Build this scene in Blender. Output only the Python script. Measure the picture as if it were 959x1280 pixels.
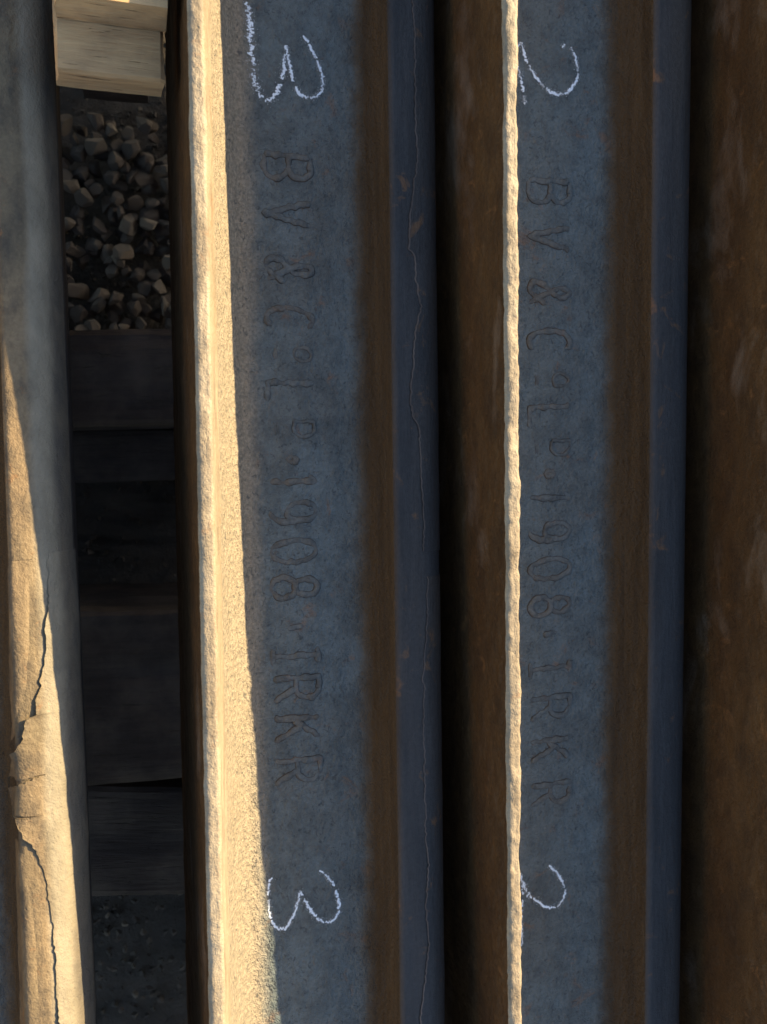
import bpy, math, random
import numpy as np
from mathutils import Vector, Matrix
random.seed(7)
MM = 0.001
S = bpy.context.scene
for o in list(bpy.data.objects): bpy.data.objects.remove(o)
COL = S.collection

# ------------------------------------------------------------------ camera
FPX = 1129.0
def _cam_axes():
    nz = Vector((168-480, -(580-640), -FPX)).normalized()      # straight down, seen by the camera
    ny = Vector((690-480, -20000.0, -FPX)).normalized()        # along the rails
    Z = -nz; Y = -ny; Y = (Y - Z*Y.dot(Z)).normalized(); X = Y.cross(Z)
    return Matrix((X, Y, Z))                                   # camera -> world
RC = _cam_axes()
CAM = Vector((0, 0, 410.0))
cd = bpy.data.cameras.new('camera'); cam = bpy.data.objects.new('camera', cd); COL.objects.link(cam)
cam.matrix_world = Matrix.Translation(CAM*MM) @ RC.to_4x4()
cd.sensor_fit = 'VERTICAL'; cd.sensor_height = 36; cd.lens = FPX/1280*36
cd.clip_start = 0.01; cd.clip_end = 500
cd.dof.use_dof = True; cd.dof.focus_distance = 0.41; cd.dof.aperture_fstop = 13
S.camera = cam
def ray(u, v):
    d = RC @ Vector((u-480, -(v-640), -FPX)); return d
def at(u, v, z):
    """point on the level plane z (mm) seen at photo position u, v"""
    d = ray(u, v); t = (z-CAM.z)/d.z
    return CAM + d*t

# ------------------------------------------------------------------ light
SUN_CROSS = math.radians(29.5)      # steepness measured across the rails
AZ = math.radians(28)               # sun turned from +X towards +Y
EL = math.atan(math.tan(SUN_CROSS)*math.cos(AZ))
W = bpy.data.worlds.new('World'); S.world = W; W.use_nodes = True
nt = W.node_tree; nt.nodes.clear()
sky = nt.nodes.new('ShaderNodeTexSky'); sky.sky_type = 'NISHITA'; sky.sun_disc = False
sky.sun_elevation = EL; sky.sun_rotation = math.pi/2 - AZ
sky.air_density = 1.0; sky.dust_density = 0.9; sky.ozone_density = 1.1
bg = nt.nodes.new('ShaderNodeBackground'); bg.inputs['Strength'].default_value = 0.1
wo = nt.nodes.new('ShaderNodeOutputWorld')
nt.links.new(sky.outputs[0], bg.inputs[0]); nt.links.new(bg.outputs[0], wo.inputs[0])
sd = bpy.data.lights.new('sun', 'SUN'); sd.energy = 4.2; sd.angle = math.radians(0.53); sd.color = (1.0, 0.82, 0.50)
so = bpy.data.objects.new('sun', sd); COL.objects.link(so)
sdir = Vector((math.cos(EL)*math.cos(AZ), math.cos(EL)*math.sin(AZ), math.sin(EL)))
so.rotation_euler = sdir.to_track_quat('Z', 'Y').to_euler(); so.location = sdir*3
S.view_settings.view_transform = 'Standard'; S.view_settings.look = 'None'
S.view_settings.exposure = 1.9; S.view_settings.gamma = 1; S.view_settings.use_curve_mapping = False
S.render.engine = 'CYCLES'
S.cycles.max_bounces = 8; S.cycles.diffuse_bounces = 6

# ------------------------------------------------------------------ noise
_rng = np.random.RandomState(11)
_LAT = _rng.rand(8, 256, 256)*2-1
def vnoise(x, y, k=0):
    """smooth value noise, -1..1"""
    L = _LAT[k % 8]
    xi = np.floor(x).astype(int); yi = np.floor(y).astype(int)
    fx = x-xi; fy = y-yi
    fx = fx*fx*fx*(fx*(fx*6-15)+10); fy = fy*fy*fy*(fy*(fy*6-15)+10)
    a = L[xi % 256, yi % 256]; b = L[(xi+1) % 256, yi % 256]
    c = L[xi % 256, (yi+1) % 256]; d = L[(xi+1) % 256, (yi+1) % 256]
    return (a*(1-fx)+b*fx)*(1-fy)+(c*(1-fx)+d*fx)*fy
def fbm(x, y, k=0, n=4):
    r = 0; a = 1; t = 0
    for i in range(n):
        r = r+a*vnoise(x*2**i+17*i, y*2**i+5*i, k+i); t += a; a *= .5
    return r/t

# ------------------------------------------------------------------ node helpers
class NT:
    def __init__(s, name):
        s.m = bpy.data.materials.new(name); s.m.use_nodes = True; s.t = s.m.node_tree; s.t.nodes.clear()
        s.out = s.n('ShaderNodeOutputMaterial'); s.b = s.n('ShaderNodeBsdfPrincipled')
        s.l(s.b.outputs[0], s.out.inputs[0])
    def n(s, t, **kw):
        x = s.t.nodes.new(t)
        for k, v in kw.items(): setattr(x, k, v)
        return x
    def l(s, a, b): s.t.links.new(a, b)
    def coord(s, scale=(1, 1, 1), rnd=True):
        tc = s.n('ShaderNodeTexCoord'); mp = s.n('ShaderNodeMapping')
        mp.inputs['Scale'].default_value = scale; s.l(tc.outputs['Object'], mp.inputs['Vector'])
        if rnd:
            oi = s.n('ShaderNodeObjectInfo'); mu = s.n('ShaderNodeMath', operation='MULTIPLY'); mu.inputs[1].default_value = 13.7
            s.l(oi.outputs['Random'], mu.inputs[0]); s.l(mu.outputs[0], mp.inputs['Location'])
        return mp.outputs[0]
    def noise(s, vec, scale, detail=5, rough=.55, dist=0):
        x = s.n('ShaderNodeTexNoise'); x.inputs['Scale'].default_value = scale; x.inputs['Detail'].default_value = detail
        x.inputs['Roughness'].default_value = rough; x.inputs['Distortion'].default_value = dist
        s.l(vec, x.inputs['Vector']); return x.outputs['Fac']
    def voro(s, vec, scale, feature='F1'):
        x = s.n('ShaderNodeTexVoronoi', feature=feature); x.inputs['Scale'].default_value = scale
        s.l(vec, x.inputs['Vector']); return x.outputs['Distance']
    def ramp(s, f, pts):
        r = s.n('ShaderNodeValToRGB'); e = r.color_ramp.elements
        while len(e) < len(pts): e.new(.5)
        for i, (p, c) in enumerate(pts):
            e[i].position = p; e[i].color = (c, c, c, 1) if isinstance(c, (int, float)) else (*c, 1)
        s.l(f, r.inputs[0]); return r.outputs[0]
    def mix(s, f, a, b, mode='MIX'):
        x = s.n('ShaderNodeMix', data_type='RGBA', blend_type=mode)
        for i, v in ((0, f), (6, a), (7, b)):
            if isinstance(v, (int, float)): x.inputs[i].default_value = v
            elif isinstance(v, tuple): x.inputs[i].default_value = (*v, 1)
            else: s.l(v, x.inputs[i])
        return x.outputs[2]
    def math(s, op, a, b):
        x = s.n('ShaderNodeMath', operation=op)
        for i, v in enumerate((a, b)):
            if isinstance(v, (int, float)): x.inputs[i].default_value = v
            else: s.l(v, x.inputs[i])
        return x.outputs[0]
    def bump(s, h, dist, strength=1, nrm=None):
        x = s.n('ShaderNodeBump'); x.inputs['Distance'].default_value = dist; x.inputs['Strength'].default_value = strength
        s.l(h, x.inputs['Height'])
        if nrm is not None: s.l(nrm, x.inputs['Normal'])
        return x.outputs[0]
    def done(s, col, rough, nrm=None, spec=.4, metal=0):
        for k, v in (('Base Color', col), ('Roughness', rough)):
            if isinstance(v, tuple): s.b.inputs[k].default_value = (*v, 1)
            elif isinstance(v, (int, float)): s.b.inputs[k].default_value = v
            else: s.l(v, s.b.inputs[k])
        if nrm is not None: s.l(nrm, s.b.inputs['Normal'])
        s.b.inputs['Specular IOR Level'].default_value = spec; s.b.inputs['Metallic'].default_value = metal
        return s.m

def rust(name, base, dark, warm, streak=.35, pit=.00035, amount=.5, spec=.35, orange=0.25, fillet=None, pale=None, dust=None, mott=(.38, .66)):
    k = NT(name)
    v = k.coord((1, 1, 1)); vs = k.coord((1, streak, 1))
    big = k.noise(vs, 22, 6, .6); mid = k.noise(vs, 110, 5, .65); fine = k.noise(v, 620, 4, .6); gr = k.noise(v, 1500, 2, .5)
    c = k.mix(k.ramp(big, [(mott[0], 0), (mott[1], 1)]), base, warm)
    c = k.mix(k.math('MULTIPLY', k.ramp(mid, [(.44, 0), (.66, 1)]), amount), c, dark)
    c = k.mix(k.math('MULTIPLY', k.ramp(k.noise(v, 75, 5, .7, .6), [(.60, 0), (.70, 1)]), orange), c, (.24, .105, .035))
    c = k.mix(k.ramp(fine, [(.35, .55), (.65, 0)]), c, k.mix(1.0, c, (.62, .60, .58), 'MULTIPLY'))
    if dust:
        c = k.mix(k.ramp(k.noise(k.coord((1, .55, 1)), 26, 6, .62, .5), [(.57, 0), (.72, .75)]), c, dust)
    if pale:
        # highlight painted pale on this worn head's rounded corner, shade painted dark beyond it
        sx = k.n('ShaderNodeSeparateXYZ'); s0 = k.n('ShaderNodeTexCoord'); k.l(s0.outputs['Object'], sx.inputs[0])
        f = k.math('ADD', sx.outputs[0], k.math('MULTIPLY', k.math('SUBTRACT', big, .5), .008))
        mr = k.n('ShaderNodeMapRange', interpolation_type='SMOOTHSTEP'); mr.inputs[1].default_value = .1000; mr.inputs[2].default_value = .1045
        k.l(f, mr.inputs[0]); c = k.mix(mr.outputs[0], c, k.mix(k.ramp(mid, [(.35, 0), (.65, 1)]), pale, tuple(x*.72 for x in pale)))
        mr = k.n('ShaderNodeMapRange', interpolation_type='SMOOTHSTEP'); mr.inputs[1].default_value = .1085; mr.inputs[2].default_value = .1125
        k.l(f, mr.inputs[0]); c = k.mix(mr.outputs[0], c, k.mix(k.ramp(mid, [(.35, 0), (.65, 1)]), (.135, .105, .070), (.085, .070, .052)))
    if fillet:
        # shade and warm bounce light painted brown into the rolled fillet under the head
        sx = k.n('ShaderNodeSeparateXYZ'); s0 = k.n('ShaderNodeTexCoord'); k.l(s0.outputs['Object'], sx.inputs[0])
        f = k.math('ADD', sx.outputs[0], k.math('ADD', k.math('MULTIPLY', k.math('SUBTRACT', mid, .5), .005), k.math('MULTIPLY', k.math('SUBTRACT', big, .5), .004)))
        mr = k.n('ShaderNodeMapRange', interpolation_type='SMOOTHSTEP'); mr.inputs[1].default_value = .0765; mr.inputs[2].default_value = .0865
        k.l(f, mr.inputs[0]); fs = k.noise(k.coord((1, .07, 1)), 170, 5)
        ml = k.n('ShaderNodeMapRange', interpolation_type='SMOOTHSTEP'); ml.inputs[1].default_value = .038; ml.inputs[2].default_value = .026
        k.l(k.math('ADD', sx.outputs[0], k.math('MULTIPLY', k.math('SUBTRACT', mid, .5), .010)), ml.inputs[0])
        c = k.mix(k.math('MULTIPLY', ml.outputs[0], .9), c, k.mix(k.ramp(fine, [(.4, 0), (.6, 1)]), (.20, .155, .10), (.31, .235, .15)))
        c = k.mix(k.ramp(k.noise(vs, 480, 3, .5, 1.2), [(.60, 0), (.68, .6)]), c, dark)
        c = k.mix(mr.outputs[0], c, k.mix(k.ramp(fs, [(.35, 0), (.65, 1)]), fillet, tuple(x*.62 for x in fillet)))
    pits = k.ramp(k.voro(v, 420), [(.0, 0), (.28, 1)])
    h = k.math('ADD', k.math('MULTIPLY', fine, 1.0), k.math('MULTIPLY', gr, .45))
    h = k.math('ADD', h, k.math('MULTIPLY', k.math('MULTIPLY', pits, k.ramp(mid, [(.4, .1), (.6, 1)])), .5))
    h = k.math('ADD', h, k.math('MULTIPLY', mid, 1.2))
    n = k.bump(h, pit)
    r = k.ramp(mid, [(.3, .5), (.7, .78)])
    return k.done(c, r, n, spec)

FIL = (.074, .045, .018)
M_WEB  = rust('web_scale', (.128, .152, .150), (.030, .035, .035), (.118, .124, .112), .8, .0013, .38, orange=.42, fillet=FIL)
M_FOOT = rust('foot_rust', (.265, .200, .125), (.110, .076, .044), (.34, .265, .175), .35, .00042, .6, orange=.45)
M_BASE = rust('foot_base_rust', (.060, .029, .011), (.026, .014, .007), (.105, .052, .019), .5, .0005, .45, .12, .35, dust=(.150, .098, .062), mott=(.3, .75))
M_HEAD = rust('head_scale', (.043, .040, .038), (.026, .024, .023), (.066, .050, .038), .12, .00030, .55, .28, .5)
M_OLD  = rust('old_head_rust', (.135, .098, .052), (.048, .038, .028), (.235, .155, .078), .5, .00040, .7, .3, .6, pale=(.235, .190, .125))
M_LET  = rust('letter_scale', (.112, .124, .118), (.045, .046, .043), (.118, .106, .085), 1, .00080, .6)
M_LIP  = rust('lap_lip_rust', (.120, .085, .066), (.06, .042, .034), (.19, .125, .085), .3, .0003, .6)
M_RIM  = rust('letter_rim_shade', (.036, .033, .030), (.016, .015, .014), (.060, .040, .028), 1, .00055, .6)  # letters darkened and rims painted dark, standing in for shading of the strokes

def chalk_mat():
    k = NT('chalk'); v = k.coord(rnd=False); n = k.noise(v, 1800, 3)
    return k.done(k.mix(n, (.70, .74, .76), (.88, .90, .90)), .95, k.bump(n, .0002), .1)
M_CHALK = chalk_mat()
def wood(name, a, b, crack, sc=1.0, along=(1, .06, 1), spec=.25):
    k = NT(name); v = k.coord(along); v2 = k.coord()
    g = k.noise(v, 170*sc, 7, .65, .4); w = k.noise(v, 520*sc, 4, .6); bl = k.noise(v2, 26*sc, 5, .6)
    c = k.mix(k.ramp(g, [(.3, 0), (.7, 1)]), a, b)
    c = k.mix(k.ramp(bl, [(.42, 0), (.66, .8)]), c, crack)
    ck = k.ramp(w, [(.27, .8), (.37, 0)])
    c = k.mix(ck, c, tuple(x*.35 for x in crack))
    h = k.math('SUBTRACT', k.math('ADD', g, k.math('MULTIPLY', w, .5)), k.math('MULTIPLY', ck, .6))
    return k.done(c, .85, k.bump(h, .0012), spec)
M_PALE = wood('pale_wood', (.62, .37, .165), (.44, .26, .12), (.20, .125, .065), 1, (.10, 1, 1))
M_TAR  = wood('tarred_wood', (.062, .042, .032), (.034, .024, .019), (.115, .082, .060), 1, (.10, 1, 1))
def stone_mat():
    k = NT('stone'); v = k.coord(); oi = k.n('ShaderNodeObjectInfo')
    c = k.ramp(oi.outputs['Random'], [(0, (.085, .062, .045)), (.4, (.155, .115, .082)), (.75, (.10, .076, .057)), (1, (.29, .22, .15))])
    n = k.noise(v, 160, 6, .65); c = k.mix(k.ramp(n, [(.35, .0), (.7, .6)]), c, (.07, .055, .045))
    return k.done(c, .9, k.bump(k.noise(v, 500, 5), .0006), .25)
M_STONE = stone_mat()
def ground_mat():
    k = NT('ground_dirt'); v = k.coord(rnd=False); n = k.noise(v, 9, 8, .65)
    c = k.mix(k.ramp(n, [(.35, 0), (.65, 1)]), (.055, .044, .034), (.12, .095, .072))
    return k.done(c, .95, k.bump(k.noise(v, 90, 8, .7), .006), .2)
M_GROUND = ground_mat()
def flat(name, c, r=.5):
    k = NT(name); v = k.coord(rnd=False); n = k.noise(v, 300, 4)
    return k.done(k.mix(n, c, tuple(x*.75 for x in c)), r, k.bump(n, .0004))
M_YEL = flat('yellow_plastic', (.85, .62, .07))

# ------------------------------------------------------------------ object helpers
def link(name, me, parent=None, mats=()):
    o = bpy.data.objects.new(name, me); COL.objects.link(o)
    if parent is not None: o.parent = parent
    if me is not None:
        for m in mats: me.materials.append(m)
    return o
def tag(o, label=None, cat=None, group=None, kind=None):
    for k, v in (('label', label), ('category', cat), ('group', group), ('kind', kind)):
        if v: o[k] = v
    return o
def mesh_np(name, V, F, N=None, smooth=True):
    me = bpy.data.meshes.new(name)
    V = np.asarray(V, dtype=np.float64); F = np.asarray(F, dtype=np.int32)
    n, w = F.shape
    me.vertices.add(len(V)); me.vertices.foreach_set('co', V.ravel())
    me.loops.add(n*w); me.loops.foreach_set('vertex_index', F.ravel())
    me.polygons.add(n); me.polygons.foreach_set('loop_start', np.arange(0, n*w, w, dtype=np.int32))
    me.polygons.foreach_set('loop_total', np.full(n, w, dtype=np.int32))
    me.update(calc_edges=True); me.validate()
    me.polygons.foreach_set('use_smooth', np.full(n, smooth, dtype=bool))
    if N is not None: me.normals_split_custom_set_from_vertices([tuple(x) for x in N])
    return me

# ------------------------------------------------------------------ rail section (mm): u from foot to head, v across
HF, HH, WB, LN = 62.0, 32.6, 6.4, 116.5
def arc(cx, cy, r, a0, a1, n):
    return [(cx+r*math.cos(math.radians(a0+(a1-a0)*i/n)), cy+r*math.sin(math.radians(a0+(a1-a0)*i/n))) for i in range(n+1)]
_half = [(0.6, 0), (0.3, 20), (0, 40)] + arc(2.6, HF-2.6, 2.6, 180, 90, 5) + arc(4.9, HF-2.0, 2.0, 90, 18, 4)
_half += [(8.2, HF-9), (10.8, HF-20), (13.6, HF-31), (17.0, 22), (21.5, 14), (26, 9.2), (32, 7.0), (40, WB), (60, WB), (76, WB+.2), (82, WB+1.4), (86.2, 10.5), (89.2, 16), (91.0, 23)]
_half += arc(94.2, HH-3.0, 3.0, 176, 96, 5) + [(100, HH), (104, HH-.1)] + arc(LN-11.2, HH-11.2, 11, 88, 12, 9) + [(LN, 14), (LN+.6, 0)]
def resample(P):
    """spacing by zone; returns points, arc length and part index"""
    out = [P[0]]; P = np.array(P, float)
    for a, b in zip(P[:-1], P[1:]):
        mu = (a[0]+b[0])/2; mv = (a[1]+b[1])/2; d = np.hypot(*(b-a))
        if mv < 40 and mu < 2: h = 2.6
        elif mu < 8: h = 0.75
        elif mu < 34: h = 1.1
        elif mu < 80: h = 1.6
        elif mu < 92: h = 1.3
        else: h = 1.1
        n = max(1, int(round(d/h)))
        for i in range(1, n+1): out.append(tuple(a+(b-a)*i/n))
    return out
_up = resample(_half)
_lo = [(_half[i][0], -_half[i][1]) for i in range(len(_half)-2, 0, -1)]
PROF = np.array(_up+_lo); NU = len(_up); NP = len(PROF)
_d = np.roll(PROF, -1, 0)-np.roll(PROF, 1, 0); PN = np.stack([-_d[:, 1], _d[:, 0]], 1); PN /= np.linalg.norm(PN, axis=1)[:, None]
ARC = np.concatenate([[0], np.cumsum(np.hypot(*(PROF[1:]-PROF[:-1]).T))])
UPS = ARC[:NU]
def s_of_u(u, side='top'):
    """arc length on the upward facing side where the section is at u (foot edge onwards)"""
    i0 = int(np.argmax(PROF[:NU, 1] > HF-.3)); return float(np.interp(u, PROF[i0:NU, 0], UPS[i0:]))
def prof_at(s):
    return (np.interp(s, UPS, PROF[:NU, 0]), np.interp(s, UPS, PROF[:NU, 1]), np.interp(s, UPS, PN[:NU, 0]), np.interp(s, UPS, PN[:NU, 1]))

RAILS = []
class Rail: pass
def rail(label, pts, z_top, z_bot, roll, seed, bend=0.0, wear=0.0, sx=1.0, ref=(0.0, HF), dense=290, step=1.0, half=1250, edge_amp=1.0, mats=None, group='old steel rails lying side by side'):
    """pts: where the foot edge (or the given section point) shows at the top and bottom rows; z: its height there"""
    R = Rail()
    R.bend = lambda y: -bend*np.tanh(y/330.0)
    R.sag = lambda u: -wear*np.clip((u-97)/18.0, 0, 1)**1.6      # corner of the head worn round
    a = at(pts[0], 0, z_top); b = at(pts[1], 1280, z_bot)
    if bend:
        za, zb = z_top+float(R.bend(a.y)), z_bot+float(R.bend(b.y))
        a = at(pts[0], 0, za); b = at(pts[1], 1280, zb); a.z = z_top; b.z = z_bot
    yd = (a-b).normalized()
    zd = Vector((0, 0, 1)); xd = yd.cross(zd).normalized(); zd = xd.cross(yd)
    rx = xd*math.cos(roll)-zd*math.sin(roll); rz = xd*math.sin(roll)+zd*math.cos(roll)
    o = a - rx*ref[0] - rz*ref[1]
    o = o - yd*(o.y/yd.y)                                      # origin where it passes under the camera
    R.M = Matrix.Translation(o*MM) @ Matrix((rx, yd, rz)).transposed().to_4x4() @ Matrix.Diagonal((sx, 1, 1, 1))
    root = link('rail', None); root.matrix_world = R.M; root.empty_display_size = .05
    tag(root, label, 'rail', group); R.root = root; R.o = o; R.rx = rx; R.yd = yd; R.rz = rz
    ys = np.concatenate([np.linspace(-half, -dense-8, 40), np.arange(-dense, dense+.01, step), np.linspace(dense+8, half, 40)])
    Ssig = np.zeros(NP); Ssig[:NU] = UPS; Ssig[NU:] = UPS[-1]+(ARC[NU:]-ARC[NU-1])
    SS, YY = np.meshgrid(Ssig, ys); k = seed
    u = PROF[:, 0][None]; v = PROF[:, 1][None]
    edge = np.exp(-((u-4)/7.0)**2)*np.clip((np.abs(v)-50)/8, 0, 1)     # the foot's edge: worst corrosion
    base = ((u < 2) & (np.abs(v) <= 58)).astype(float)
    web = ((u > 20) & (u < 86)).astype(float); head = (u >= 86).astype(float)
    n1 = fbm(SS/6+k*9, YY/9+k*31, k, 4); n2 = vnoise(SS/2.2+k, YY/2.6+k*7, k+2); n3 = fbm(SS/30+3*k, YY/60+k*3, k+1, 3)
    disp = edge*(1.05*n1+.38*n2-.35)*edge_amp + base*(.5*n1+.25*n2) + web*(.10*n1+.10*n3) + head*(.06*n1+.16*n3)
    disp = disp + (1-edge)*(1-base)*(1-web)*(1-head)*(.18*n1+.12*n2)
    bite = np.clip(vnoise(YY/14+k*5, SS*0+k, k+3)-.55, 0, 1)*2.0*edge_amp            # small bites out of the edge
    disp = disp - edge*bite + edge*.55*edge_amp*vnoise(YY/24+k*3, YY*0+k, k+6)
    wav = vnoise(YY/190+k, YY*0+2.5, k+5)*.7
    X = u+PN[:, 0][None]*disp; Z = v+PN[:, 1][None]*disp+R.bend(YY)+np.where(PROF[:, 1][None] > 0, R.sag(u)*np.clip(v/25.0, 0, 1), 0); Yv = YY
    V = np.stack([X, Yv, Z], -1)
    du = np.roll(V, -1, 1)-np.roll(V, 1, 1); dy = np.gradient(V, axis=0)
    N = np.cross(dy, du); N = N/np.linalg.norm(N, axis=2, keepdims=True)
    if N[len(ys)//2, NU//2] @ np.array([PN[NU//2, 0], 0, PN[NU//2, 1]]) < 0: N = -N; flip = True
    else: flip = False
    R.V = V; R.ys = ys
    ny = len(ys)
    # parts: foot / web / head, the cuts in the fillets
    uu = PROF[:, 0]
    iu = [0, int(np.argmax((uu[:NU] > 29))), int(np.argmax((uu[:NU] > 88.0))), NU-1]
    lo = np.arange(NU, NP)
    il2 = NU+int(np.argmax(uu[NU:] < 88.0)); il1 = NU+int(np.argmax(uu[NU:] < 29))
    segs = {'foot': list(range(il1, NP))+list(range(0, iu[1]+1)), 'web': [list(range(iu[1], iu[2]+1)), list(range(il2, il1+1))], 'head': list(range(iu[2], il2+1))}
    def build(name, lists, mts, zone):
        Vs, Ns, Fs, Ms = [], [], [], []; off = 0
        for L in lists:
            L = np.array(L); m = len(L)
            Vs.append(V[:, L].reshape(-1, 3)); Ns.append(N[:, L].reshape(-1, 3))
            j, i = np.meshgrid(np.arange(ny-1), np.arange(m-1), indexing='ij')
            q = np.stack([j*m+i, j*m+i+1, (j+1)*m+i+1, (j+1)*m+i], -1).reshape(-1, 4)+off
            if flip: pass
            else: q = q[:, ::-1]
            Fs.append(q); Ms.append(zone(PROF[L[:-1], 0], PROF[L[:-1], 1])[None].repeat(ny-1, 0).ravel()); off += ny*m
        Vv = np.concatenate(Vs)*MM; F = np.concatenate(Fs)
        me = mesh_np(name, Vv, F, np.concatenate(Ns)); ob = link(name, me, root, mts)
        me.polygons.foreach_set('material_index', np.concatenate(Ms).astype(np.int32)); me.update()
        return ob
    mt = mats or {}
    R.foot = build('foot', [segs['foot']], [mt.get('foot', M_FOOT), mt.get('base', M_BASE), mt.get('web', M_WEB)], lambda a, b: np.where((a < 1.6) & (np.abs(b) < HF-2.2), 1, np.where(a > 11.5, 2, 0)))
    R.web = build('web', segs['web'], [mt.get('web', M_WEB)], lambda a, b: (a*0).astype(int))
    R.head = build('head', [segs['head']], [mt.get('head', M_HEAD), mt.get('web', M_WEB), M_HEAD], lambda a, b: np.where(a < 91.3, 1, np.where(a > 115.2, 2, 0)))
    # saw-cut end faces
    for e, nm in ((0, -1), (-1, 1)):
        Ve = V[e]*MM; me = bpy.data.meshes.new('end_face'); f = list(range(NP))
        me.from_pydata([tuple(x) for x in Ve], [], [f if nm > 0 else f[::-1]]); me.update(); link('end_face', me, root, [M_HEAD])
    RAILS.append(R); return R
def hit(R, u_px, v_px, top0=9.0):
    """photo position -> (u, y) on the rail's upward side"""
    d = ray(u_px, v_px); Mi = R.M.inverted()
    p0 = Mi @ (CAM*MM); dd = (Mi.to_3x3() @ d).normalized()
    vv = WB; bz = 0.0
    for _ in range(25):
        t = ((vv+bz)*MM-p0.z)/dd.z; p = p0+dd*t; u = p.x/MM
        i0 = int(np.argmax(PROF[:NU, 1] > HF-.3)); tv = float(np.interp(u, PROF[i0:NU, 0], PROF[i0:NU, 1])); vv = vv*.5+tv*.5; bz = float(R.bend(p.y/MM))+float(R.sag(u))*min(1, max(0, tv/25))
    return p.x/MM, p.y/MM

# four rails, left to right
R1 = rail('leftmost rusty rail, its sunlit head cracked and flaking', (66, 113), 4.8, 14.8, .040, 1, bend=28, wear=7.0, ref=(LN-1, 20), mats={'head': M_OLD}, edge_amp=.6)
R2 = rail('rail with a wide sunlit foot strip and a whole chalk figure 3 at each end', (234, 262), 58.5, 64.5, .026, 2, sx=.960, edge_amp=.30)
R3 = rail('rail with a thin jagged sunlit edge and a partly hidden chalk 2 at each end', (630, 637), 73, 60.5, .065, 3, edge_amp=.62)
R4 = rail('rightmost rail showing only the dark brown underside of its foot', (988, 974), 82, 73, .03, 4, step=1.6)

# ------------------------------------------------------------------ raised rolling marks
def arcp(cx, cy, rx, ry, a0, a1, n=14):
    return [(cx+rx*math.cos(math.radians(a0+(a1-a0)*i/n)), cy+ry*math.sin(math.radians(a0+(a1-a0)*i/n))) for i in range(n+1)]
G = {
 'B': [[(0, 0), (0, 1)], [(0, 1), (.5, 1)]+arcp(.5, .76, .38, .24, 90, -90)+[(0, .52)], [(.5, .52)]+arcp(.5, .26, .45, .26, 90, -90)+[(0, 0)]],
 'V': [[(0, 1), (.5, 0), (1, 1)]],
 '&': [[(1, 0), (.28, .70)]+arcp(.46, .80, .20, .20, 200, -20)+[(.60, .62), (.15, .35)]+arcp(.36, .20, .30, .20, 150, 300)+[(.75, .15), (.98, .42)]],
 'C': [arcp(.5, .5, .5, .5, 50, 310, 22)],
 'o': [arcp(.5, .5, .42, .42, 0, 360, 18)],
 'L': [[(.05, 1), (.05, 0), (.95, 0)]],
 'D': [[(0, 0), (0, 1), (.4, 1)]+arcp(.4, .5, .55, .5, 90, -90)+[(0, 0)]],
 '1': [[(.5, 0), (.5, 1), (.25, .85)]],
 'I': [[(.5, 0), (.5, 1)], [(.15, 1), (.85, 1)], [(.15, 0), (.85, 0)]],
 '9': [arcp(.5, .68, .40, .32, 0, 360, 18), arcp(.45, .45, .46, .45, 20, -95, 12)],
 '0': [arcp(.5, .5, .47, .5, 0, 360, 24)],
 '8': [arcp(.5, .75, .36, .25, 0, 360, 18), arcp(.5, .26, .44, .27, 0, 360, 18)],
 '-': [[(.5, .32), (.5, .68)]], '.': [arcp(.5, .5, .10, .10, 0, 360, 8)],
 '=': [[(.1, .42), (.9, .42)], [(.1, .62), (.9, .62)]],
 'R': [[(0, 0), (0, 1), (.5, 1)]+arcp(.5, .75, .40, .25, 90, -90)+[(0, .5)], [(.45, .5), (.95, 0)]],
 'K': [[(0, 0), (0, 1)], [(.9, 1), (.05, .42)], [(.35, .62), (.95, 0)]],
}
def dens(P, h):
    out = [P[0]]
    for a, b in zip(P[:-1], P[1:]):
        d = math.dist(a, b); n = max(1, int(d/h))
        for i in range(1, n+1): out.append((a[0]+(b[0]-a[0])*i/n, a[1]+(b[1]-a[1])*i/n))
    return out
def mark(R, ch, y, u0, h, w, seed, wd=1.45, ht=.95):
    """one raised character: reads along -Y, its top towards the head"""
    V, F, MI = [], [], []; rr = random.Random(seed)
    sl = rr.uniform(-.04, .04)
    for st in G[ch]:
        P = dens([(u0+h*q, y-(p-.5)*w-sl*h*(q-.5)) for p, q in st], .55)
        if len(P) < 3: P = dens(P, .2)
        n = len(P); b0 = len(V); ns = 11
        for i, (pu, py) in enumerate(P):
            a = P[max(0, i-1)]; b = P[min(n-1, i+1)]
            tx, ty = b[0]-a[0], b[1]-a[1]; l = math.hypot(tx, ty) or 1; nx, ny = -ty/l, tx/l
            jt = .45*float(vnoise(np.array(pu/2.2+seed*3), np.array(py/2.2), 6)); pu += nx*jt; py += ny*jt
            closed = math.dist(P[0], P[-1]) < .3
            e = 1 if closed else min(1, .25+min(i, n-1-i)*.35)
            q = float(vnoise(np.array(pu/3.0+seed), np.array(py/3.0), 1)); wear = max(0, min(1.1, .74+.62*q))
            ws = wd*e*(1+.35*q)
            for j in range(ns):
                t = -1+2*j/(ns-1); hh = (1-abs(t)**3)*ht*wear*e
                V.append(((pu+nx*t*ws)*MM, (py+ny*t*ws)*MM, (WB-.02+hh)*MM))
        for i in range(n-1):
            for j in range(ns-1):
                F.append((b0+i*ns+j, b0+i*ns+j+1, b0+(i+1)*ns+j+1, b0+(i+1)*ns+j)); MI.append(1 if j in (0, ns-2) else 0)
    me = mesh_np('raised_letter', V, F)
    # consistent upward normals
    if sum(p.normal.z for p in me.polygons) < 0: me.flip_normals()
    me.polygons.foreach_set('material_index', MI); me.update()
    return link('raised_letter', me, R.root, [M_LET, M_RIM])
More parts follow.
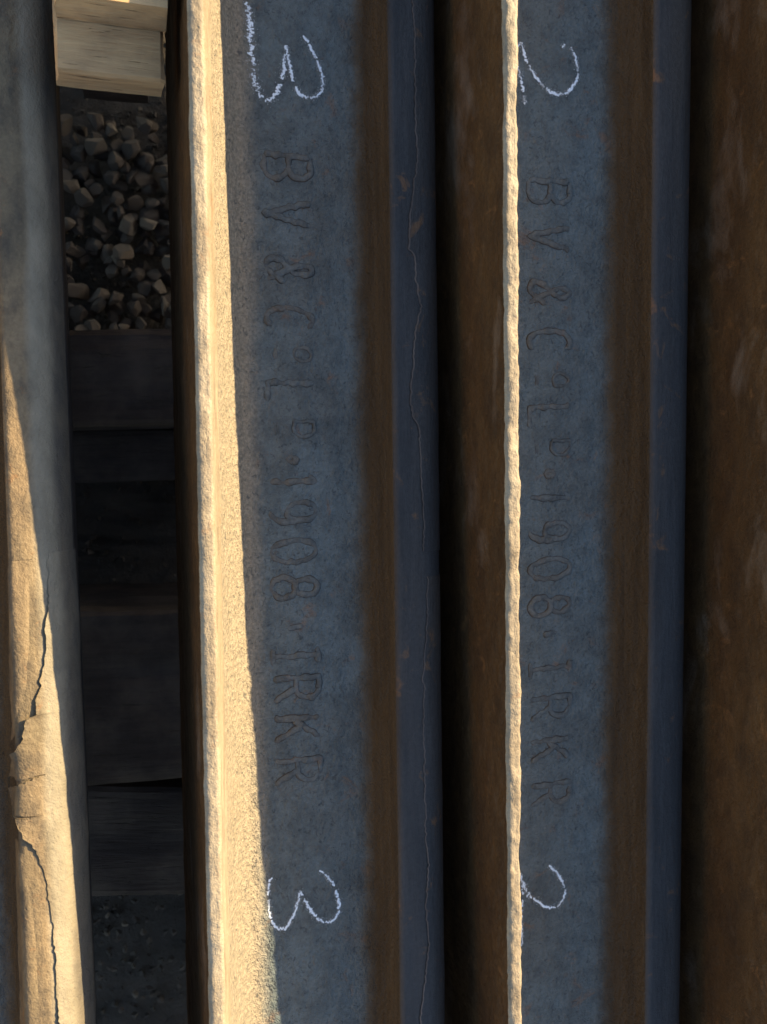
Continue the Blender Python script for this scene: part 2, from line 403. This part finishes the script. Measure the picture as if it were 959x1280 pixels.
def brand(R, items, uc, seed):
    for i, (ch, py, kind) in enumerate(items):
        _, y = hit(R, {0: 300}.get(0), py) if False else hit(R, R.tx, py)
        if kind == 'n': mark(R, ch, y, uc-11, 22, 10.5, seed+i)
        elif kind == 's': mark(R, ch, y, uc+1, 10, 7.5, seed+i, .9)
        elif kind == 'u': mark(R, ch, y, uc-9.5, 5, 6.5, seed+i, .7, .5)
R2.tx = 368; R3.tx = 688
txt2 = [('B', 211, 'n'), ('V', 268, 'n'), ('&', 338, 'n'), ('C', 400, 'n'), ('o', 443, 's'), ('=', 443, 'u'), ('L', 492, 'n'), ('D', 537, 's'), ('=', 537, 'u'), ('.', 574, 'n'), ('1', 602, 'n'),
        ('9', 640, 'n'), ('0', 689, 'n'), ('8', 734, 'n'), ('-', 784, 'n'), ('I', 820, 'n'), ('R', 862, 'n'), ('K', 912, 'n'), ('R', 965, 'n')]
txt3 = [('B', 241, 'n'), ('V', 297, 'n'), ('&', 366, 'n'), ('C', 427, 'n'), ('o', 475, 's'), ('=', 475, 'u'), ('L', 521, 'n'), ('D', 561, 's'), ('=', 561, 'u'), ('.', 592, 'n'), ('1', 622, 'n'),
        ('9', 664, 'n'), ('0', 711, 'n'), ('8', 757, 'n'), ('-', 792, 'n'), ('I', 835, 'n'), ('R', 885, 'n'), ('K', 938, 'n'), ('R', 993, 'n')]
u2, _ = hit(R2, 367, 640); u3, _ = hit(R3, 688, 640)
print('text u', u2, u3)
brand(R2, txt2, u2, 20); brand(R3, txt3, u3, 60)

# ------------------------------------------------------------------ chalk figures: crumbs of chalk caught on the scale
def chalk(R, strokes, label, seed):
    rr = random.Random(seed); V, F = [], []
    i0 = int(np.argmax(PROF[:NU, 1] > HF-.3))
    def crumb(u, y, r):
        v = float(np.interp(u, PROF[i0:NU, 0], PROF[i0:NU, 1]))+.02
        if u < 9.5: return
        n = 6; b = len(V); a0 = rr.random()*6.28; sx = rr.uniform(.6, 1.25)
        du = .3; slope = (float(np.interp(u+du, PROF[i0:NU, 0], PROF[i0:NU, 1]))-float(np.interp(u-du, PROF[i0:NU, 0], PROF[i0:NU, 1])))/(2*du)
        for i in range(n):
            a = a0+i*6.283/n; q = r*rr.uniform(.65, 1.2); x = math.cos(a)*q*sx
            V.append(((u+x)*MM, (y+math.sin(a)*q)*MM, (v+x*slope+.10)*MM))
        V.append((u*MM, y*MM, (v+.30+r*.2)*MM))
        for i in range(n): F.append((b+i, b+(i+1) % n, b+n))
    for P, wid, dn in strokes:
        Q = [hit(R, a, b) for a, b in P]
        # smooth the path
        for _ in range(2):
            T = [Q[0]]
            for a, b in zip(Q[:-1], Q[1:]):
                T += [(a[0]*.75+b[0]*.25, a[1]*.75+b[1]*.25), (a[0]*.25+b[0]*.75, a[1]*.25+b[1]*.75)]
            Q = T+[Q[-1]]
        Q = dens(Q, .22); ph = 0
        for i, (u, y) in enumerate(Q):
            a = Q[max(0, i-1)]; b = Q[min(len(Q)-1, i+1)]; tx, ty = b[0]-a[0], b[1]-a[1]; l = math.hypot(tx, ty) or 1; nx, ny = -ty/l, tx/l
            gap = float(vnoise(np.array(u/1.1+seed), np.array(y/1.1), 4))
            zz = 1.5*float(vnoise(np.array(i*.22/.62+seed), np.array(seed+.5), 3))+.7*float(vnoise(np.array(i*.22/.25), np.array(seed+9.5), 2))
            if gap < -.58: continue
            pw = .80+.55*float(vnoise(np.array(i*.22/5+seed), np.array(seed*1.7), 6))
            for _ in range(3):
                off = rr.gauss(0, wid*1.0+.25); crumb(u+nx*off, y+ny*off, rr.uniform(.05, .13))
            for _ in range(dn):
                off = zz*wid*.85+rr.gauss(0, wid*.30)
                crumb(u+nx*off+rr.gauss(0, .1), y+ny*off+rr.gauss(0, .1), rr.uniform(.14, .44)*pw)
            if rr.random() < .05: crumb(u+nx*rr.gauss(0, wid*1.6), y+ny*rr.gauss(0, wid*1.6), rr.uniform(.1, .2))
    me = mesh_np('chalk_numeral', V, F)
    if sum(p.normal.z for p in me.polygons) < 0: me.flip_normals()
    return tag(link('chalk_numeral', me, R.root, [M_CHALK]), label)
def px(L, x0, y0, s): return [(x0+a/s, y0+b/s) for a, b in L]
s1 = px([(88, 10), (92, 50), (98, 100), (100, 150), (110, 200), (108, 250), (118, 300), (132, 350), (165, 383), (195, 355), (215, 300), (228, 225), (232, 170)], 280, 0, 2.978)
s1b = px([(232, 170), (240, 220), (255, 290), (275, 345), (320, 372), (360, 350), (374, 310), (352, 230), (322, 175), (298, 133)], 280, 0, 2.978)
chalk(R2, [(s1[:8], 1.25, 4), (s1[7:], .75, 4), (s1b, .55, 4)], 'rough white chalk figure 3 at the upper end', 5)
s2 = px([(110, 762), (100, 810), (104, 870), (112, 920), (150, 948), (180, 925), (205, 860), (218, 795), (235, 850), (265, 895), (300, 922), (345, 908), (357, 855), (342, 800), (315, 755), (285, 736)], 300, 830, 2.844)
chalk(R2, [(s2, .55, 4)], 'white chalk figure 3 at the lower end', 9)
s3 = px([(141, 143), (152, 195), (190, 262), (225, 302), (260, 318), (295, 310), (332, 265), (325, 210), (308, 162), (285, 143), (276, 158)], 600, 0, 2.671)
s3b = px([(100, 165), (118, 200), (134, 245), (145, 290), (150, 346)], 600, 0, 2.671)
chalk(R3, [(s3, .5, 4), (s3b, .8, 4), (px([(141, 143), (122, 160), (100, 165)], 600, 0, 2.671), .5, 3)], 'white chalk figure 2 at the upper end, its foot hidden by the flange', 13)
s4 = px([(233, 672), (262, 700), (287, 748), (282, 790), (250, 815), (220, 812), (192, 790), (165, 772), (148, 742), (134, 700)], 600, 830, 2.671)
s4b = px([(165, 770), (142, 785), (137, 850), (143, 905), (139, 940)], 600, 830, 2.671)
chalk(R3, [(s4, .5, 4), (s4b, .45, 3), (px([(150, 730), (140, 765), (152, 778)], 600, 830, 2.671), .8, 3)], 'white chalk figure 2 at the lower end, its foot hidden by the flange', 17)

# ------------------------------------------------------------------ sheets of mill scale lifting off the heads
def sheet(R, left, right_s, h, mat, label=None, seed=0, curl=.6, name='scale_flake', thin=1.0, taper=(.8, .8), lift=(), slot=None):
    """left: photo trace of the lifted edge from top to bottom; the sheet runs from there round the section to arc length right_s"""
    Q = []
    for a, b in left:
        u, y = hit(R, a, b); Q.append((y, s_of_u(u)))
    Q.sort(); yq = np.array([q[0] for q in Q]); sq = np.array([q[1] for q in Q])
    ys = np.arange(yq[0], yq[-1], .45); n = len(ys)
    sl = np.interp(ys, yq, sq)+.30*vnoise(ys/1.3, ys*0+seed, 1)+.35*vnoise(ys/4.2, ys*0+seed+3.3, 2)
    sr = right_s(ys) if callable(right_s) else np.full(n, float(right_s))
    nc = 30; T = np.linspace(0, 1, nc)**1.5
    SSs = sl[:, None]+(sr-sl)[:, None]*T[None]
    U, Vv, Nu, Nv = prof_at(SSs); d = SSs-sl[:, None]
    YYs = ys[:, None]+0*SSs
    hh = h*(.75+.35*vnoise(SSs/9+seed, YYs/14, 3))+curl*np.exp(-d/2.6)*(.55+.6*vnoise(ys/16, ys*0+seed, 2))[:, None]
    for lv, la, lw in lift:
        ly = hit(R, 30, lv)[1]; hh = hh+la*np.exp(-((ys-ly)/lw)**2)[:, None]*np.exp(-d/5.0)
    tail = np.clip((sr[:, None]-SSs)/(2.5), 0, 1); hh = hh*tail-(1-tail)*.35
    endf = (np.clip((ys-ys[0])/taper[1], 0, 1)*np.clip((ys[-1]-ys)/taper[0], 0, 1))[:, None]**.6
    hh = hh*(.02+.98*endf)
    def grid(off): return np.stack([U+Nu*off, YYs, Vv+Nv*off+R.bend(YYs)+R.sag(U)*np.clip(Vv/25.0, 0, 1)], -1)
    top = grid(hh+.0); bot = grid(np.minimum(hh-.45*thin, hh*0+hh-.45*thin))
    V = np.concatenate([top.reshape(-1, 3), bot.reshape(-1, 3)]); F = []
    m = nc; K = n*m
    j, i = np.meshgrid(np.arange(n-1), np.arange(m-1), indexing='ij')
    a = (j*m+i).ravel(); q = np.stack([a, a+1, a+m+1, a+m], 1); F = [q[:, ::-1], q+K]
    e = np.arange(n-1)*m; F.append(np.stack([e, e+m, e+m+K, e+K], 1)); e2 = e+m-1; F.append(np.stack([e2+m, e2, e2+K, e2+m+K], 1))
    r0 = np.arange(m-1); F.append(np.stack([r0+1, r0, r0+K, r0+1+K], 1)); r1 = r0+(n-1)*m; F.append(np.stack([r1, r1+1, r1+1+K, r1+K], 1))
    if slot:                                                   # a wedge shaped break right through the sheet
        (ua, va), (ub, vb), hw = slot; qa = hit(R, ua, va); qb = hit(R, ub, vb); sb = s_of_u(qb[0]); sa = s_of_u(qa[0])
        cs = SSs.ravel()[a]; cy = YYs.ravel()[a]; fr = np.clip((cs-sa)/(sb-sa), 0, 2)
        keep = ~((fr < 1) & (np.abs(cy-(qa[1]+(qb[1]-qa[1])*fr)) < hw*(1-fr)+.25))
        F[0] = F[0][keep]; F[1] = F[1][keep]; i = i.ravel()[keep]
    me = mesh_np(name, V*MM, np.concatenate(F))
    me.polygons.foreach_set('use_smooth', np.concatenate([np.full(len(F[0])*2, True), np.full(len(me.polygons)-2*len(F[0]), False)])); me.update()
    if sum(p.normal.z for p in list(me.polygons)[:len(F[0]):97]) < 0: me.flip_normals()
    if name == 'scale_lap':
        mi = np.zeros(len(me.polygons), dtype=np.int32); ci = i.ravel(); mi[:len(ci)][ci < 3] = 1; me.polygons.foreach_set('material_index', mi)
    o = link(name, me, R.root, [mat, M_LIP])
    return tag(o, label) if label else o
SEND = UPS[-1]-16
# left rail: the top scale has split along the head and lifted
sheet(R1, [(60, 690), (61, 730), (60, 765), (57, 790), (57, 828), (53, 842), (50, 852), (53, 856), (48, 868), (46, 880), (47, 893), (35, 896), (33, 905), (30, 922), (24, 938), (19, 955), (15, 969), (15, 984), (19, 1004), (25, 1022), (29, 1036), (31, 1046), (38, 1052), (45, 1062), (53, 1082), (58, 1096), (61, 1112), (62, 1130), (66, 1142), (67, 1165), (70, 1200), (72, 1240), (75, 1300), (78, 1350)], SEND, 1.0, M_OLD, 'lifted sheet of rust scale along the head', 1, .7, taper=(30, 5), lift=((905, 1.4, 9), (940, 1.0, 9), (1040, .7, 9)), slot=((15, 977), (50, 969), 2.0))
def narrow(R, edge):
    Q = sorted([(lambda q: (q[1], s_of_u(q[0])))(hit(R, a, b)) for a, b in edge]); yq = np.array([q[0] for q in Q]); sq = np.array([q[1] for q in Q])
    return lambda ys: np.interp(ys, yq, sq)
sheet(R1, [(15, 700), (13, 780), (13, 830), (14, 868), (16, 885), (17, 905), (14, 925)], narrow(R1, [(40, 700), (40, 800), (38, 858), (30, 880), (25, 895), (20, 912), (17, 925)]), .55, M_OLD, 'thin flake of rust scale beside the crack', 3, .3, taper=(22, 3))
sheet(R1, [(21, 1047), (21, 1075), (23, 1120), (25, 1180), (27, 1240), (29, 1330)], narrow(R1, [(30, 1047), (33, 1075), (38, 1098), (44, 1118), (50, 1180), (52, 1240), (54, 1330)]), .6, M_OLD, 'thin flake of rust scale at the near corner of the head', 4, .3, taper=(2, 5))
# second rail: a ragged lap of scale along the far corner of the head
sheet(R2, [(516, -60), (515, 0), (518, 60), (518, 150), (521, 200), (516, 235), (511, 275), (510, 312), (517, 318), (519, 345), (526, 385), (518, 415), (516, 455), (512, 495), (515, 520), (523, 535), (526, 580), (529, 650), (528, 690)], SEND-4, .38, M_HEAD, 'ragged lap of scale along the corner of the head', 5, .5, 'scale_lap', thin=.6)
sheet(R2, [(534, 720), (533, 790), (528, 850), (531, 862), (529, 880), (530, 960), (532, 1050), (535, 1080), (532, 1130), (536, 1180), (529, 1240), (524, 1290), (523, 1350)], SEND-4, .30, M_HEAD, 'lower ragged lap of scale along the corner of the head', 6, .4, 'scale_lap', thin=.6)
sheet(R3, [(846, -60), (847, 200), (845, 500), (847, 640), (842, 800), (843, 1000), (841, 1200), (840, 1350)], SEND-3, .22, M_HEAD, 'thin lap of scale along the corner of the head', 7, .35, 'scale_lap', thin=.5)

# ------------------------------------------------------------------ ground, stones, timbers
GZ = -185
n = 60; g = np.linspace(-1, 1, n); g = np.sign(g)*np.abs(g)**4*25
gx, gy = np.meshgrid(g, g); gz = GZ*MM+.004*fbm(gx*12, gy*12, 2)-.02
j, i = np.meshgrid(np.arange(n-1), np.arange(n-1), indexing='ij'); a = (j*n+i).ravel()
me = mesh_np('ground', np.stack([gx, gy, gz], -1).reshape(-1, 3), np.stack([a, a+1, a+n+1, a+n], 1))
ground = link('ground', me, None, [M_GROUND]); tag(ground, kind='structure')
bed = bpy.data.objects.new('gravel_bed', None)
def stone_mesh(seed):
    rr = random.Random(seed); import bmesh
    bm = bmesh.new(); bmesh.ops.create_icosphere(bm, subdivisions=3, radius=1)
    pl = [(Vector((rr.gauss(0, 1), rr.gauss(0, 1), rr.gauss(0, 1))).normalized(), rr.uniform(.42, .80)) for _ in range(13)]
    sc = (rr.uniform(.8, 1.35), rr.uniform(.7, 1.0), rr.uniform(.55, .8))
    for v in bm.verts:
        for nrm, d in pl:
            k = v.co.dot(nrm)
            if k > d: v.co -= nrm*(k-d)
        v.co = Vector((v.co.x*sc[0], v.co.y*sc[1], v.co.z*sc[2]))
    m = bpy.data.meshes.new('stone'); bm.to_mesh(m); bm.free(); m.materials.append(M_STONE)
    m.polygons.foreach_set('use_smooth', np.full(len(m.polygons), False)); return m
SM = [stone_mesh(100+i) for i in range(14)]
rr = random.Random(3); cnt = 0
def place_stone(p, r):
    o = bpy.data.objects.new('stone', rr.choice(SM)); COL.objects.link(o); o.parent = ground
    o.location = p*MM; o.scale = (r*MM,)*3; o.rotation_euler = (rr.uniform(-.5, .5), rr.uniform(-.5, .5), rr.uniform(0, 6.28))
# the visible patch of gravel between the two left rails, and a little beyond its edges
c0 = at(60, 95, GZ+5); c1 = at(240, 420, GZ+5)
x = c0.x
rows = []
yy = c1.y
while yy < c0.y+40:
    xx = c0.x-20
    while xx < c1.x+30:
        rows.append((xx+rr.uniform(-5, 5), yy+rr.uniform(-5, 5))); xx += rr.uniform(7.5, 11)
    yy += 8.6
for xx, yy in rows[:238]:
    place_stone(Vector((xx, yy, GZ-2+rr.uniform(-5, 5))), rr.uniform(5.0, 8.2))
d0 = at(95, 1170, GZ+10); d1 = at(260, 1290, GZ+10)
for _ in range(62):
    place_stone(Vector((rr.uniform(d0.x-15, d1.x+15), rr.uniform(d1.y-25, d0.y+5), GZ-9+rr.uniform(-5, 4))), rr.uniform(1.5, 3.4))
# grit between the stones, too small to count
V, F = [], []
cub = [Vector((x, y, z)) for z in (-1, 1) for x, y in ((-1, -1), (1, -1), (1, 1), (-1, 1))]
for _ in range(9000):
    p = Vector((rr.uniform(-300, 320), rr.uniform(-480, 480), GZ-17+rr.uniform(-2, 4))); r = rr.uniform(.8, 3.0); b = len(V)
    if abs(p.x) > 110 and rr.random() < .5: continue
    R_ = Matrix.Rotation(rr.uniform(0, 6.28), 3, Vector((rr.gauss(0, 1), rr.gauss(0, 1), 1)).normalized())
    for t in cub: V.append((p+R_ @ Vector((t.x*rr.uniform(.3, .9), t.y*rr.uniform(.3, .8), t.z*rr.uniform(.3, .6)))*r)*MM)
    F += [(b, b+3, b+2, b+1), (b+4, b+5, b+6, b+7), (b, b+1, b+5, b+4), (b+1, b+2, b+6, b+5), (b+2, b+3, b+7, b+6), (b+3, b, b+4, b+7)]
me = mesh_np('grit', V, F, smooth=False); grit = link('grit', me, None, [M_GROUND]); tag(grit, 'fine grit and chippings between the larger stones', 'gravel', kind='stuff')

def timber(name, label, cat, x0, x1, y0, y1, ztop, thick, rot, mat, seed, rough=1.0, cell=4.0, notch=None, tilt=0):
    """sawn timber with worn uneven faces; extents in mm about its own centre"""
    cx, cy = (x0+x1)/2, (y0+y1)/2; hx, hy = (x1-x0)/2, (y1-y0)/2
    nx = max(6, int(2*hx/cell)); ny = max(6, int(2*hy/cell)); nzv = max(3, int(thick/cell/1.5))
    V, F, idx = [], [], {}
    def key(p): return (round(p[0], 3), round(p[1], 3), round(p[2], 3))
    def vert(p):
        k = key(p)
        if k not in idx:
            x, y, z = p
            a = np.array
            q = fbm(a(x/60+seed), a(y/12+z/15), seed, 4); q2 = fbm(a(x/25+seed*3), a(y/30-z/20), seed+1, 3)
            er = 0
            ex = hx-abs(x); ey = hy-abs(y); ez = min(z+thick, -z)
            dx = dy = dz = 0
            if ey < .01: dy = -math.copysign(1, y)*(1.2+1.6*q)*rough
            if -z < .01: dz = (q*1.3+.4*q2)*rough
            if ex < .01: dx = -math.copysign(1, x)*(1.5+2.4*q2)*rough
            if ey < .01 and -z < .01: dz -= 1.4
            if ex < .01 and -z < .01: dz -= 1.2
            idx[k] = len(V); V.append(((x+dx)*MM, (y+dy)*MM, (z+dz)*MM))
        return idx[k]
    def face(f, na, nb):
        for i in range(na):
            for j in range(nb):
                F.append([vert(f(i/na, j/nb)), vert(f((i+1)/na, j/nb)), vert(f((i+1)/na, (j+1)/nb)), vert(f(i/na, (j+1)/nb))])
    L = lambda a, t: -a+2*a*t
    face(lambda s, t: (L(hx, s), L(hy, t), 0), nx, ny); face(lambda s, t: (L(hx, s), L(hy, 1-t), -thick), nx, ny)
    face(lambda s, t: (L(hx, s), -hy, -thick*(1-t)), nx, nzv); face(lambda s, t: (L(hx, 1-s), hy, -thick*(1-t)), nx, nzv)
    face(lambda s, t: (hx, L(hy, s), -thick*(1-t)), ny, nzv); face(lambda s, t: (-hx, L(hy, 1-s), -thick*(1-t)), ny, nzv)
    me = mesh_np(name, V, F); me.polygons.foreach_set('use_smooth', np.full(len(me.polygons), False))
    me.update(); o = link(name, me, None, [mat]); o.location = (cx*MM, cy*MM, ztop*MM); o.rotation_euler = (0, tilt, rot)
    return tag(o, label, cat)
def band(v0, v1, z):   # y extent (mm) of something lying at height z between two photo rows in the gap
    return at(160, v1, z).y, at(160, v0, z).y
ZT = -84
y0, y1 = band(402, 528, ZT); timber('timber', 'dark tarred timber under the rails just below the gravel', 'timber', -420, 560, y0, y1, ZT, 90, math.radians(2.2), M_TAR, 1)
y0, y1 = band(535, 602, -130); timber('timber', 'narrow lower timber lying under the upper dark timber', 'timber', -380, 480, y0, y1, -130, 70, math.radians(1.0), M_TAR, 2)
y0, y1 = band(764, 985, ZT-2); timber('timber', 'broad dark timber under the rails with pale scuffs', 'timber', -430, 560, y0, y1, ZT-2, 110, math.radians(-1.6), M_TAR, 3)
y0, y1 = band(1000, 1140, -125); timber('timber', 'slanting dark timber lowest in the gap', 'timber', -400, 520, y0, y1, -125, 80, math.radians(-7), M_TAR, 4)
# pale packing wedged between the two left rails, standing on a timber out of sight below it
zb = 25; e0 = at(68, 70, zb); e1 = at(207, 70, zb); y0, y1 = band(-70, 99, zb)
timber('wooden_block', 'pale sawn wooden block in the gap, its end just short of the second rail', 'wood block', e0.x, e1.x, y0, y1, zb, 17, math.radians(-.8), M_PALE, 5, .7, 1.6)
timber('timber', 'timber set back in the shade under the pale wooden block', 'timber', e0.x+2, e1.x-2, y0+62, y1+90, zb-17.5, 174, 0, M_TAR, 8)
zp = 45; e0 = at(68, 10, zp); e1 = at(217, 10, zp); y0, y1 = band(-120, 9, zp)
timber('plank', 'pale offcut of plank across the top of the gap, one corner in the sun', 'plank', e0.x, e1.x, y0, y1, zp, 19, math.radians(-1.5), M_PALE, 6, 1.1, 1.6)
